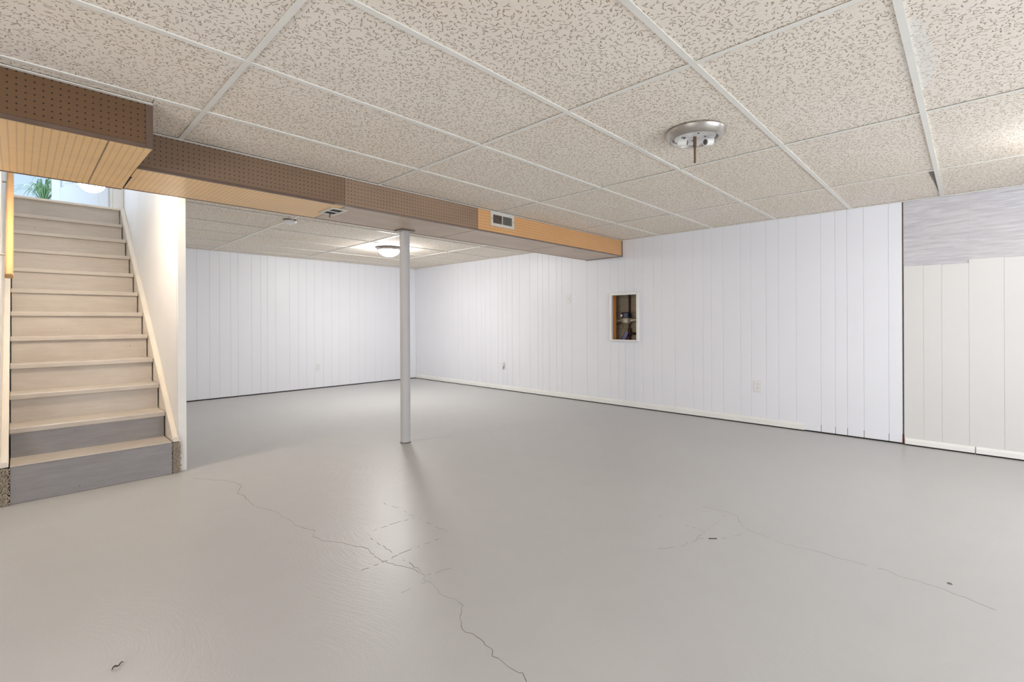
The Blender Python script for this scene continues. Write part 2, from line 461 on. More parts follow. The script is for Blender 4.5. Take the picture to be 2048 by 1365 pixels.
# wall angles
box('wall_angle', (XW - 0.02, XW - 0.002, YR, SY0, ZC - 0.004, ZC + 0.001), 'tee_white', ceiling)
box('wall_angle', (XW - 0.02, XW - 0.002, SY1, YB, ZC - 0.004, ZC + 0.001), 'tee_white', ceiling)
box('wall_angle', (WX1, XW, YB - 0.02, YB - 0.002, ZC - 0.004, ZC + 0.001), 'tee_white', ceiling)
box('wall_angle', (TX + 0.002, XW, SY0 - 0.02, SY0 - 0.001, ZC - 0.006, ZC - 0.0025), 'tee_white', ceiling)
box('wall_angle', (XL, TX, TY - 0.02, TY - 0.001, ZC - 0.006, ZC - 0.0025), 'tee_white', ceiling)
# wedge paints the shade of a dropped tile's gap beside the runner
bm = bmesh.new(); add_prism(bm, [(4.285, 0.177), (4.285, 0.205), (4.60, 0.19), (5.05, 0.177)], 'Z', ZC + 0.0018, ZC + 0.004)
obj('tile_gap_shade', bm, 'crack_grime_and_gap_shade', ceiling)

# ------------------------------------------------------------------ right wall with its planks
OY0, OY1, OZ0, OZ1 = 2.912, 3.268, 0.828, 1.388        # access hole
bm = bmesh.new()
wb0, wb1 = XW + 0.0034, XW + 0.015
add_box(bm, wb0, wb1, YR, OY0, 0, 2.3); add_box(bm, wb0, wb1, OY1, YB + 0.1, 0, 2.3)
add_box(bm, wb0, wb1, OY0, OY1, 0, OZ0); add_box(bm, wb0, wb1, OY0, OY1, OZ1, 2.3)
wall_r = struct(obj('wall_right', bm, 'white_groove_paint'), 'long white wall of grooved vertical panelling', 'wall')
g = [0.418, 0.51, 0.685, 0.807, 0.898, 1.011, 1.215, 1.368, 1.481, 1.623, 1.725, 1.902, 2.026, 2.116, 2.228, 2.437, 2.596, 2.703, 2.84, 2.96, 3.085, 3.177, 3.293, 3.481, 3.653, 3.899, 4.07, 4.166, 4.302, 4.42, 4.508, 4.667, 4.871, 5.024, 5.138, 5.236]
PT = [.096, .271, .393, .484, .597, .801, .954, 1.067, 1.22]
s = 5.236
while s < YB:
    g += [s + q for q in PT if s + q < YB - 0.04]; s += 1.22
g.append(YB)
def plank(parent, wall, a, b, z0, z1, mat, t=0.006, gap=0.0012, hole=None):
    bm = bmesh.new(); a += gap; b -= gap
    def put(a, b, z0, z1):
        if wall == 'X': add_box(bm, XW, XW + t, a, b, z0, z1, bev=0.0016)
        else: add_box(bm, a, b, YB, YB + t, z0, z1, bev=0.0016)
    if hole and b > hole[0] and a < hole[1]:
        put(a, b, z0, hole[2]); put(a, b, hole[3], z1)
        if a < hole[0] - 0.01: put(a, hole[0], hole[2], hole[3])
        if b > hole[1] + 0.01: put(hole[1], b, hole[2], hole[3])
    else: put(a, b, z0, z1)
    return obj('plank', bm, mat, parent)
for a, b in zip(g, g[1:]):
    plank(wall_r, 'X', a, b, 0.012, 2.062, 'white_panel_paint', hole=(OY0, OY1, OZ0, OZ1))
# dark seam, shade painted as a strip along the floor, darker groove feet
box('seam_gap', (XW + 0.0005, XW + 0.006, 0.4095, 0.4165, 0.0, 2.06), 'shadow_gap_grime', wall_r)
box('floor_gap_shade', (XW + 0.001, XW + 0.006, 0.42, YB, 0.0, 0.012), 'dark_void', wall_r)
box('rust_patch', (XW - 0.002, XW + 0.003, 0.403, 0.419, 0.0, 0.085), 'rust', wall_r)
for y in (1.011, 0.898, 0.807, 0.685, 0.51):
    box('groove_end', (XW + 0.001, XW + 0.0035, y - 0.002, y + 0.002, 0.0, 0.075), 'shadow_gap_grime', wall_r)
# right hand stretch: cream panels below, grey primed panel above
gy = [(0.2805, 0.407, 1.513), (0.168, 0.2805, 1.510), (0.0085, 0.168, 1.507), (-0.186, 0.0085, 1.536), (-0.42, -0.186, 1.533)]
y = -0.42; k = 0
while y > YR + 0.1:
    n = max(YR, y - [0.17, 0.22, 0.13, 0.26][k % 4]); gy.append((n, y, 1.533)); y = n; k += 1
for a, b, z in gy:
    bm = bmesh.new(); add_box(bm, XW - 0.006, XW + 0.006, a + 0.0003, b - 0.0003, 0.01, z, bev=0.0009)
    obj('plank', bm, 'cream_panel_paint', wall_r)
box('primed_panel', (XW + 0.001, XW + 0.006, 0.0085, 0.407, 1.49, 2.058), 'brushed_grey_primer', wall_r)
box('primed_panel', (XW, XW + 0.006, -1.22, 0.0085, 1.49, 2.058), 'brushed_grey_primer', wall_r)
box('primed_panel', (XW, XW + 0.006, YR, -1.222, 1.49, 2.058), 'brushed_grey_primer', wall_r)

def bboard(name, y0, y1, h, d, label):
    bm = bmesh.new()
    add_prism(bm, [(XW - 0.0005, 0.011), (XW - d, 0.011), (XW - d, h * 0.72), (XW - d * 0.75, h * 0.92), (XW - d * 0.35, h), (XW - 0.0005, h)], 'Y', y0, y1)
    o = obj(name, bm, 'white_trim_paint'); struct(o, label, 'baseboard')
    box('bottom_gap_shade', (XW - d * 0.8, XW - 0.0005, y0, y1, 0.0, 0.011), 'dark_void', o); return o  # dark strip paints the shade under the board
bboard('baseboard_right', 1.143, YB - 0.004, 0.075, 0.014, 'long low white baseboard along the panelled wall')
XW2 = XW; XW = XW2 - 0.006
bboard('baseboard_right_near', -0.022, 0.40, 0.060, 0.016, 'short white baseboard piece right of the rusty seam')
bboard('baseboard_right_end', YR, -0.029, 0.062, 0.018, 'chipped white baseboard piece running out at the right edge')
XW = XW2

# ------------------------------------------------------------------ back wall with its planks
bm = bmesh.new(); add_box(bm, WX1, XW + 0.006, YB + 0.003, YB + 0.05, 0, 2.3)
wall_b = struct(obj('wall_back', bm, 'white_groove_paint'), 'white panelled end wall behind the post', 'wall')
gb = [WX1, 1.02, 1.16, 1.30, 1.42, 1.55, 1.679, 1.829, 1.95, 2.088, 2.184, 2.362, 2.484, 2.581, 2.698, 2.9, 3.036, 3.161, 3.288, 3.43, 3.57, 3.699, 3.893, 4.05, 4.17, 4.363, 4.491, 4.66, 4.78, 4.93, 5.06, XW]
for a, b in zip(gb, gb[1:]): plank(wall_b, 'Y', a, b, 0.014, 2.062, 'white_panel_paint')
box('floor_gap_shade', (WX1, XW, YB + 0.001, YB + 0.006, 0.0, 0.014), 'dark_void', wall_b)  # dark strip paints the shade in the gap below the planks

# ------------------------------------------------------------------ walls behind the lens, walls of the stairwell
struct(box('wall_left', (XL - 0.1, XL, YR, WY + 0.1, 0, 2.4), 'white_panel_paint'), 'plain white wall left of the camera', 'wall')
struct(box('wall_rear', (XL - 0.1, XW + 0.05, YR - 0.1, YR, 0, 2.4), 'white_panel_paint'), 'plain white wall behind the camera', 'wall')
struct(box('wall_front_left', (XL, LX - 0.06, WY, WY + 0.1, 0, 2.42), 'white_panel_paint'), 'white wall left of the stair foot', 'wall')
ws = struct(box('wall_stair_right', (WX0, WX1 - 0.004, WY + 0.012, YB + 0.1, 0, 2.42), 'stairwell_paint'), 'white wall between the stairs and the far room', 'wall')
box('end_trim', (WX0 + 0.002, WX1, WY - 0.004, WY + 0.012, 0.0, 2.42), 'white_trim_paint', ws, bev=0.002)
box('upper_wall', (WX0, WX1 - 0.004, SY1, YB + 0.1, 2.42, 4.7), 'stairwell_paint', ws)
box('bulkhead', (WX0, WX1 - 0.004, SY1, WY + 0.012, 2.08, 2.42), 'stairwell_paint', ws)
wl = struct(box('wall_stair_left', (LX - 0.06, LX, WY, 6.47, 0, 4.7), 'stairwell_paint'), 'white wall on the handrail side of the stairs', 'wall')
struct(box('wall_stair_head', (LX - 0.06, WX0, 4.60, 4.66, 2.13, 4.7), 'stairwell_paint'), 'white bulkhead above the stairs', 'wall')
struct(box('ceiling_stair', (LX - 0.06, WX0, SY1, 4.60, 2.13, 2.19), 'stairwell_paint'), 'white ceiling over the foot of the stairs', 'ceiling')
struct(box('wall_stair_under', (LX - 0.06, WX0, 6.52, 6.58, 0, 2.2), 'stairwell_paint'), 'wall closing the space under the stair landing', 'wall')
# hall above
HX0, HX1, HY1, HZ = -1.6, 2.4, 9.4, 2.26
struct(box('floor_hall', (HX0, HX1, 6.60, HY1, HZ - 0.05, HZ), 'hall_paint'), 'pale hall floor at the head of the stairs', 'floor')
struct(box('wall_hall_back', (HX0, HX1, HY1, HY1 + 0.06, HZ, 4.7), 'hall_paint'), 'pale blue white hall wall behind the plant', 'wall')
struct(box('wall_hall_left', (HX0 - 0.06, HX0, 6.5, HY1, HZ, 4.7), 'hall_paint'), 'pale hall wall to the left', 'wall')
struct(box('wall_hall_right', (HX1, HX1 + 0.06, 6.5, HY1, HZ, 4.7), 'hall_paint'), 'pale hall wall to the right', 'wall')
struct(box('ceiling_hall', (HX0, HX1, 4.6, HY1, 4.7, 4.76), 'hall_paint'), 'pale hall ceiling', 'ceiling')
bm = bmesh.new(); add_box(bm, HX0, LX, 6.48, 6.56, HZ - 0.05, 4.7); add_box(bm, WX1, HX1, 6.48, 6.56, HZ - 0.05, 4.7)
struct(obj('wall_hall_front', bm, 'hall_paint'), 'hall wall with the doorway to the stairs', 'wall')
# door casing at the stair head and the open door
tr = struct(box('trim_1', (0.70, WX0, 6.52, 6.60, HZ + 0.012, 4.3), 'white_trim_paint', bev=0.004), 'white door casing at the right of the stair head', 'trim')
box('door_stop', (0.676, 0.70, 6.545, 6.575, HZ + 0.012, 4.3), 'white_trim_paint', tr, bev=0.003)
tr2 = struct(box('trim_2', (LX, -0.034, 6.52, 6.60, HZ + 0.012, 4.3), 'white_trim_paint', bev=0.004), 'white door casing at the left of the stair head', 'trim')
box('strike_plate', (-0.034, -0.031, 6.53, 6.56, HZ + 0.05, HZ + 0.075), 'rust', tr2)

# open panelled door
door = bpy.data.objects.new('door_1', None); C.objects.link(door)
struct(door, 'white panelled door standing open at the head of the stairs', 'door')
door.location = (0.675, 6.58, HZ + 0.015)
door.rotation_euler = (0, 0, math.atan2(7.13 - 6.58, 0.268 - 0.675))
def dpart(name, b, mat='door_paint', bev=0.003):
    bm = bmesh.new(); add_box(bm, *b, bev=bev); return obj(name, bm, mat, door, loc=(0, 0, 0))
Wd, Hd = 0.69, 2.0
dpart('stile', (0, 0.11, -0.018, 0.018, 0, Hd)); dpart('stile', (Wd - 0.11, Wd, -0.018, 0.018, 0, Hd))
dpart('stile', (Wd / 2 - 0.05, Wd / 2 + 0.05, -0.018, 0.018, 0.25, Hd - 0.12))
for z0, z1 in ((0, 0.25), (0.85, 1.0), (Hd - 0.12, Hd)): dpart('rail', (0.11, Wd - 0.11, -0.018, 0.018, z0, z1))
for x0, x1 in ((0.11, Wd / 2 - 0.05), (Wd / 2 + 0.05, Wd - 0.11)):
    for z0, z1 in ((0.25, 0.85), (1.0, Hd - 0.12)):
        dpart('panel', (x0, x1, -0.008, 0.008, z0, z1)); dpart('raised_field', (x0 + 0.04, x1 - 0.04, -0.014, 0.014, z0 + 0.04, z1 - 0.04), bev=0.005)
bm = bmesh.new(); add_lathe(bm, [(0, 0.0), (0.02, 0.0), (0.02, 0.02), (0.012, 0.03), (0.028, 0.05), (0.022, 0.07), (0, 0.075)], seg=16)
for v in bm.verts: v.co = Vector((v.co.x, -v.co.z - 0.018, v.co.y))
kb = obj('knob', bm, 'brushed_nickel', door, True, loc=(Wd - 0.055, 0, 0.95))

# spider plant in the hall
px, py = 0.205, 7.62
plant = thing('spider_plant', 'green spider plant with arching striped leaves at the head of the stairs', 'plant', (px, py, HZ))
bm = bmesh.new(); add_lathe(bm, [(0, 0.0), (0.07, 0.0), (0.095, 0.15), (0.102, 0.15), (0.104, 0.18), (0.092, 0.18), (0.088, 0.155), (0, 0.15)], seg=24)
obj('pot', bm, 'pot_clay', plant, True, loc=(0, 0, 0))
bm = bmesh.new(); add_lathe(bm, [(0, 0.165), (0.06, 0.166), (0.088, 0.16)], seg=20); obj('soil', bm, 'soil', plant, loc=(0, 0, 0))
def leaf(az, reach, rise, wd):
    bm = bmesh.new(); uvl = bm.loops.layers.uv.new('UV'); prev = None; n = 9
    ca, sa = math.cos(az), math.sin(az)
    for k in range(n + 1):
        t = k / n; r = 0.015 + reach * (t ** 1.15)
        z = 0.165 + rise * (1 - (1 - t * 1.72) ** 2) if True else 0
        wv = wd * (1 - t ** 3) * 0.5 + 0.0006
        c = Vector((r * ca, r * sa, z)); sd = Vector((-sa, ca, 0)) * wv
        lo = Vector((0, 0, 0.25 * wv))
        cur = [bm.verts.new(c - sd + lo), bm.verts.new(c), bm.verts.new(c + sd + lo)]
        if prev:
            for q, (u0, u1) in ((0, (0, 0.5)), (1, (0.5, 1))):
                f = bm.faces.new([prev[q], prev[q + 1], cur[q + 1], cur[q]])
                for lp, u in zip(f.loops, (u0, u1, u1, u0)): lp[uvl].uv = (u, t)
        prev = cur
    obj('leaf', bm, 'spider_plant_leaf', plant, True, loc=(0, 0, 0))
for k in range(54):
    az = k * 2.39996 + random.uniform(-.3, .3); f = random.random()
    leaf(az, 0.06 + 0.27 * f, 0.29 - 0.14 * f + random.uniform(-0.03, 0.03), random.uniform(0.011, 0.017))

# ------------------------------------------------------------------ staircase
st = thing('staircase', 'straight painted wooden staircase going up to the hall door', 'stairs', (0.355, 4.03, 0))
YN = [4.03 + 0.225 * i for i in range(11)] + [6.47]; ZN = [0.225 + 0.185 * i for i in range(12)]
SX0, SX1 = -0.038, 0.745
for i in range(12):
    y, z = YN[i], ZN[i]
    if i == 0:
        r = box('riser', (SX0, SX1, y, y + 0.02, 0.0, z - 0.006), 'stair_grey', st, bev=0.003)
    elif i < 11:
        box('riser', (SX0 + 0.002, SX1 - 0.004, y + 0.022, y + 0.04, ZN[i - 1], z - 0.034), 'stair_grey' if i == 1 else 'stair_beige', st)  # second riser has its shade put into the grey
    else:
        box('riser', (SX0 + 0.004, SX1 - 0.004, y + 0.012, y + 0.03, ZN[i - 1], z - 0.012), 'stair_beige', st)
    if i < 11:
        y1 = YN[i + 1] + 0.04
        t0 = 0.0 if i else 0.0
        if i == 0: box('tread', (SX0, SX1, y - 0.004, y1, z - 0.006, z + 0.001), 'stair_beige', st, bev=0.002)
        else: box('tread', (SX0 - 0.004, SX1 + 0.002, y, y1, z - 0.034, z), 'stair_beige', st, bev=0.004)
    else:
        box('threshold', (SX0 - 0.01, WX0, y - 0.012, 6.66, z - 0.012, z + 0.012), 'cream_trim_paint', st, bev=0.005)
def skirt(x0, x1, name):
    bm = bmesh.new(); m = 2.035 / 2.44
    add_prism(bm, [(4.032, 0.222), (4.032, 0.252), (6.47, 0.252 + m * 2.438), (6.50, 2.262), (6.50, 1.9), (4.42, 0.222)], 'X', x0, x1)
    bmesh.ops.bevel(bm, geom=[e for e in bm.edges if abs(e.verts[0].co.x - e.verts[1].co.x) < 1e-6 and min(v.co.y for v in e.verts) < 4.04 and max(v.co.y for v in e.verts) > 6.4], offset=0.006, segments=2, affect='EDGES')
    obj(name, bm, 'cream_trim_paint', st)
skirt(SX1 + 0.004, WX0, 'skirt_board'); skirt(LX, SX0 - 0.005, 'skirt_board')
box('cheek', (SX1 + 0.0015, SX1 + 0.004, 4.06, 6.46, 0.0, 0.2), 'stair_beige', st)

# handrail
hr = thing('handrail', 'orange varnished wooden handrail on the wall left of the stairs', 'handrail', (-0.04, 4.05, 1.33))
bm = bmesh.new()
d = Vector((0, 0.225, 0.185)).normalized(); nrm = Vector((0, -d.z, d.y)); c0 = Vector((-0.038, 4.05, 1.335)); Lr = 2.55
prof = [(-0.017, -0.017), (0.017, -0.017), (0.0185, 0.002), (0.012, 0.017), (-0.012, 0.017), (-0.0185, 0.002)]
A = [bm.verts.new(c0 + Vector((a, 0, 0)) + nrm * b) for a, b in prof]; B = [bm.verts.new(c0 + d * Lr + Vector((a, 0, 0)) + nrm * b) for a, b in prof]
bm.faces.new(A); bm.faces.new(list(reversed(B)))
for k in range(6): bm.faces.new([A[k], B[k], B[(k + 1) % 6], A[(k + 1) % 6]])
bmesh.ops.bevel(bm, geom=[e for e in bm.edges], offset=0.003, segments=2, affect='EDGES')
obj('rail', bm, 'handrail_wood', hr, True)
for s in (0.35, 1.3, 2.2):
    q = c0 + d * s; bm = bmesh.new()
    add_tube(bm, [(LX - 0.001, q.y, q.z - 0.07), (LX + 0.02, q.y, q.z - 0.07), (q.x, q.y, q.z - 0.05), (q.x, q.y, q.z - 0.015)], 0.006, 8)
    obj('bracket', bm, 'brushed_nickel', hr, True)

# carpet scraps at the foot of both skirts
def carpet(x0, x1, y0, label, seed):
    random.seed(seed)
    t = thing('carpet_scrap', label, 'carpet scrap', ((x0 + x1) / 2, y0 + 0.02, 0), 'carpet remnants at the stair foot')
    bm = bmesh.new(); add_box(bm, x0 + 0.006, x1 - 0.006, y0 + 0.012, y0 + 0.03, 0.0, 0.214, bev=0.003)
    obj('backing', bm, 'carpet_pile', t)
    bm = bmesh.new()
    for k in range(620):
        x = random.uniform(x0, x1); z = random.uniform(0.004, 0.214); y = y0 + 0.013
        a = random.uniform(0, 6.28); l = random.uniform(0.006, 0.014)
        tip = Vector((x + math.cos(a) * l * 0.8, y - random.uniform(0.006, 0.016), max(0.002, z + math.sin(a) * l)))
        mid = Vector((x, y, z)).lerp(tip, 0.5) + Vector((0, -0.004, 0.002))
        add_tube(bm, [(x, y, z), mid, tip], [0.0022, 0.0020, 0.0010], 4)
    o = obj('pile', bm, 'carpet_pile', t); o['kind'] = 'stuff'
carpet(SX1 + 0.004, WX0 + 0.012, 4.033, 'shaggy beige carpet scrap at the right foot of the stairs', 3)
carpet(LX - 0.02, SX0 - 0.002, 4.02, 'shaggy beige carpet scrap at the left foot of the stairs', 5)
random.seed(11)

# ------------------------------------------------------------------ pegboard soffits
sf = thing('pegboard_soffit', 'long pegboard soffit with orange end crossing the room above the post', 'soffit', (2.8, (SY0 + SY1) / 2, SZ))
for a, b, m in ((TX + 0.002, 1.572, 'pegboard_brown_half_shaded'), (1.574, 2.806, 'pegboard_brown_plain'), (2.808, XW - 0.012, 'pegboard_orange_front')):
    box('front_panel', (a, b, SY0, SY0 + 0.006, SZ + 0.012, ZC - 0.006), m, sf)
for a, b, m in ((TX + 0.002, 1.585, 'pegboard_tan_under'), (1.587, 2.795, 'pegboard_drab_under'), (2.797, 4.005, 'pegboard_drab_under'), (4.007, XW - 0.012, 'pegboard_drab_under')):
    box('under_panel', (a, b, SY0 + 0.004, SY1 - 0.004, SZ + 0.001, SZ + 0.007), m, sf)
box('back_panel', (TX + 0.002, XW - 0.012, SY1 - 0.006, SY1, SZ + 0.012, ZC + 0.2), 'pegboard_brown_plain', sf)
box('corner_trim', (TX + 0.002, 1.5, SY0 - 0.003, SY0 + 0.016, SZ - 0.001, SZ + 0.014), 'dark_bronze_trim', sf, bev=0.002)
box('corner_trim', (1.5, XW - 0.012, SY0 - 0.003, SY0 + 0.014, SZ - 0.001, SZ + 0.011), 'alu_corner_trim', sf, bev=0.002)
box('corner_trim', (TX, XW - 0.012, SY1 - 0.014, SY1 + 0.003, SZ - 0.001, SZ + 0.014), 'dark_bronze_trim', sf, bev=0.002)
bm = bmesh.new()
add_box(bm, XW - 0.012, XW - 0.001, SY0 - 0.006, SY0 + 0.02, SZ - 0.004, ZC - 0.004); add_box(bm, XW - 0.016, XW - 0.001, SY0 + 0.02, SY1 + 0.006, SZ - 0.004, SZ + 0.018)
obj('wall_bead', bm, 'dark_bronze_trim', sf)
for x in (2.807,): box('joint_bead', (x - 0.002, x + 0.002, SY0 - 0.001, SY0 + 0.004, SZ + 0.012, ZC - 0.006), 'dark_bronze_trim', sf)
for x in (1.586, 2.796, 4.006): box('joint_bead', (x - 0.003, x + 0.003, SY0 + 0.014, SY1 - 0.014, SZ, SZ + 0.004), 'dark_bronze_trim', sf)

sd = thing('pegboard_soffit', 'deeper brown pegboard soffit box in front of the stairs', 'soffit', (-0.8, (TY + SY1) / 2, SZ))
FX0 = XL + 0.005
for a, b in ((FX0, -0.79), (-0.788, TX - 0.02)):
    box('front_panel', (a, b, TY, TY + 0.006, SZ + 0.002, ZC - 0.006), 'pegboard_brown_shaded', sd)
for a, b in ((FX0, -0.942), (-0.94, 0.277)):
    box('under_panel', (a, b, TY + 0.004, SY1 - 0.004, SZ - 0.005, SZ + 0.001), 'pegboard_tan_under', sd)
# the last under panel sags along its free edge
bm = bmesh.new()
xa, xb, ya, yb = 0.279, TX + 0.002, TY + 0.004, SY1 - 0.004
cols = []
for k in range(9):
    t = k / 8; y = ya + (yb - ya) * t
    dip = 0.010 * math.sin(math.pi * min(1, t * 1.05))
    cols.append([bm.verts.new((xa, y, SZ - 0.005)), bm.verts.new((xb - 0.012 * math.sin(math.pi * t), y, SZ - 0.005 - dip)),
                 bm.verts.new((xb - 0.012 * math.sin(math.pi * t), y, SZ + 0.001 - dip)), bm.verts.new((xa, y, SZ + 0.001))])
for A, B in zip(cols, cols[1:]):
    for k in range(4): bm.faces.new([A[k], A[(k + 1) % 4], B[(k + 1) % 4], B[k]])
bm.faces.new(cols[0]); bm.faces.new(list(reversed(cols[-1])))
obj('under_panel', bm, 'pegboard_tan_under', sd)
box('end_panel', (TX - 0.006, TX, TY + 0.004, SY0 - 0.002, SZ + 0.002, ZC - 0.006), 'pegboard_brown_plain', sd)
box('back_panel', (FX0, TX, SY1 - 0.006, SY1, SZ + 0.01, ZC + 0.2), 'pegboard_brown_plain', sd)
box('corner_trim', (TX - 0.024, TX + 0.003, TY - 0.004, TY + 0.012, SZ - 0.006, ZC - 0.006), 'dark_bronze_trim', sd, bev=0.002)
box('corner_trim', (FX0, TX - 0.024, TY - 0.004, TY + 0.008, SZ - 0.008, SZ + 0.012), 'dark_bronze_trim', sd, bev=0.002)
box('corner_trim', (FX0, TX, SY1 - 0.012, SY1 + 0.003, SZ - 0.008, SZ + 0.012), 'dark_bronze_trim', sd, bev=0.002)
box('joint_bead', (0.276, 0.280, TY + 0.01, SY1 - 0.012, SZ - 0.0065, SZ - 0.003), 'dark_bronze_trim', sd)
box('open_joint', (0.425, 0.437, 3.33, SY1 - 0.012, SZ - 0.002, SZ + 0.0005), 'dark_void', sd)

# ------------------------------------------------------------------ post
post = thing('support_post', 'silver painted steel post holding up the pegboard soffit', 'post', (2.362, 3.585, 0))
bm = bmesh.new(); add_lathe(bm, [(0, 0.0), (0.043, 0.0), (0.043, SZ - 0.008), (0, SZ - 0.008)], seg=40)
obj('shaft', bm, 'silver_painted_steel', post, True, loc=(0, 0, 0))
bm = bmesh.new(); add_box(bm, -0.068, 0.068, -0.062, 0.062, SZ - 0.009, SZ - 0.001, bev=0.002); obj('top_plate', bm, 'alu_corner_trim', post, loc=(0, 0, 0))
bm = bmesh.new(); add_box(bm, -0.020, -0.004, -0.046, -0.040, SZ - 0.13, SZ - 0.009, bev=0.001); obj('weld_tab', bm, 'silver_painted_steel', post, loc=(0, 0, 0))
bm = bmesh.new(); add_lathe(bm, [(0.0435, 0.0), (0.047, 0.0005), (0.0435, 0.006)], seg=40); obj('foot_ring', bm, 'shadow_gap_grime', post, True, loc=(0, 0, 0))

# ------------------------------------------------------------------ lamps
def dome_light(loc, label, glass, group):
    t = thing('ceiling_light', label, 'ceiling light', loc, group)
    bm = bmesh.new(); add_lathe(bm, [(0.0, 0.0), (0.165, 0.0), (0.168, -0.008), (0.160, -0.022), (0.146, -0.034), (0.138, -0.034), (0.138, -0.01), (0, -0.01)], seg=48)
    obj('metal_pan', bm, 'brushed_nickel', t, True, loc=(0, 0, 0))
    bm = bmesh.new(); pr = [(0.136 * math.cos(a), -0.030 - 0.088 * math.sin(a)) for a in [k * math.pi / 20 for k in range(10)]] + [(0, -0.118)]
    add_lathe(bm, pr, seg=48); obj('glass_dome', bm, glass, t, True, loc=(0, 0, 0))
    return t
dome_light((3.472, 5.645, ZC - 0.002), 'lit ceiling light with frosted dome in the far room', 'dome_glass', 'dome ceiling lights')
dome_light((3.85, -0.52, ZC - 0.002), 'lit dome ceiling light near the grey panel, outside the frame', 'dome_glass_near', 'dome ceiling lights')

t = thing('bulb_lamp', 'bare glowing globe bulb over the foot of the stairs', 'lamp', (0.322, 3.97, 2.13))
bm = bmesh.new(); add_lathe(bm, [(0, 0), (0.062, 0), (0.062, -0.02), (0.035, -0.05), (0.026, -0.085), (0, -0.085)], seg=28); obj('lamp_holder', bm, 'socket_porcelain', t, True, loc=(0, 0, 0))
bm = bmesh.new(); R0 = 0.068; zc0 = -0.182
add_lathe(bm, [(0.02, -0.082), (0.022, -0.108)] + [(R0 * math.sin(a), zc0 + R0 * math.cos(a)) for a in [0.42 + k * (math.pi - 0.42) / 14 for k in range(14)]] + [(0, zc0 - R0)], seg=32)
obj('globe', bm, 'globe_glass', t, True, loc=(0, 0, 0))

# stripped fixture
F = (2.505, 1.055, ZC - 0.002)
t = thing('ceiling_light', 'stripped nickel ceiling light without glass or bulbs, threaded rod hanging', 'ceiling light', F)
bm = bmesh.new(); add_lathe(bm, [(0.0, 0.0), (0.152, 0.0), (0.155, -0.006), (0.149, -0.020), (0.138, -0.034), (0.126, -0.040), (0.118, -0.041), (0.114, -0.036), (0.110, -0.022), (0.0, -0.022)], seg=56)
obj('metal_pan', bm, 'brushed_nickel', t, True, loc=(0, 0, 0))
bm = bmesh.new(); add_lathe(bm, [(0, -0.024), (0.094, -0.024), (0.098, -0.030), (0.104, -0.030), (0.107, -0.023)], seg=48)
obj('reflector_plate', bm, 'lamp_plate_white', t, True, loc=(0, 0, 0))
for sgn, ang in ((1, -0.9), (-1, -0.9)):
    d = Vector((math.cos(ang), math.sin(ang), 0)) * sgn
    bm = bmesh.new(); a = d * 0.088 + Vector((0, 0, -0.052)); b = d * 0.046 - fw * 0.020 + Vector((0, 0, -0.060)); ax = (b - a).normalized()
    add_tube(bm, [a, a.lerp(b, 0.08), a.lerp(b, 0.1), b], [0.016, 0.018, 0.0195, 0.0195], 20)
    s = obj('socket', bm, 'socket_porcelain', t, True, loc=(0, 0, 0))
    bm = bmesh.new(); add_tube(bm, [b - ax * 0.002, b + ax * 0.0006], 0.0145, 16); obj('socket_mouth', bm, 'plastic_slot', s, True, loc=(0, 0, 0))
    bm = bmesh.new(); add_box(bm, -0.006, 0.006, -0.012, 0.012, -0.05, -0.022); o = obj('socket_bracket', bm, 'lamp_plate_white', s, loc=d * 0.086)
bm = bmesh.new(); add_tube(bm, [(0, 0, -0.022), (0, 0, -0.075)], 0.0085, 10); obj('nipple', bm, 'bronze_rod', t, True, loc=(0, 0, 0))
bm = bmesh.new()
zz = [-0.075 - 0.0025 * k for k in range(36)]
add_tube(bm, [(0, 0, z) for z in zz], [0.0058 if k % 2 else 0.0050 for k in range(36)], 10); obj('threaded_rod', bm, 'bronze_rod', t, True, loc=(0, 0, 0))
rv = Vector((rt.x, rt.y, 0))
for k, (o1, o2, dn) in enumerate(((-0.070, -0.052, 0.035), (-0.056, -0.066, 0.048))):
    pts = [rv * o1 + Vector((0, 0, -0.026)), rv * (o1 * 0.5 + o2 * 0.5 + 0.006) + Vector((0, 0, -0.034)), rv * o2 + Vector((0, 0, -0.030 - dn * 0.6)), rv * (o2 - 0.012) + Vector((0, 0, -0.028 - dn))]
    bm = bmesh.new(); add_tube(bm, pts, 0.0018, 8); obj('wire', bm, 'black_wire', t, True, loc=(0, 0, 0))
for ang in (0.6, 2.2, 3.9, 5.3):
    bm = bmesh.new(); add_lathe(bm, [(0, -0.0265), (0.005, -0.0265), (0.006, -0.0245)], c=(0.052 * math.cos(ang), 0.052 * math.sin(ang), 0), seg=12)
    obj('screw_hole', bm, 'plastic_slot', t, True, loc=(0, 0, 0))

# smoke detector
t = thing('smoke_detector', 'round white smoke detector on the far ceiling', 'smoke detector', (1.85, 4.80, ZC - 0.002))
bm = bmesh.new(); add_lathe(bm, [(0, 0), (0.062, 0), (0.062, -0.006), (0, -0.006)], seg=32); obj('mount_plate', bm, 'alu_corner_trim', t, True, loc=(0, 0, 0))
bm = bmesh.new(); add_lathe(bm, [(0.058, -0.006), (0.060, -0.010), (0.056, -0.026), (0.044, -0.034), (0, -0.036)], seg=32); obj('cover', bm, 'plastic_white', t, True, loc=(0, 0, 0))

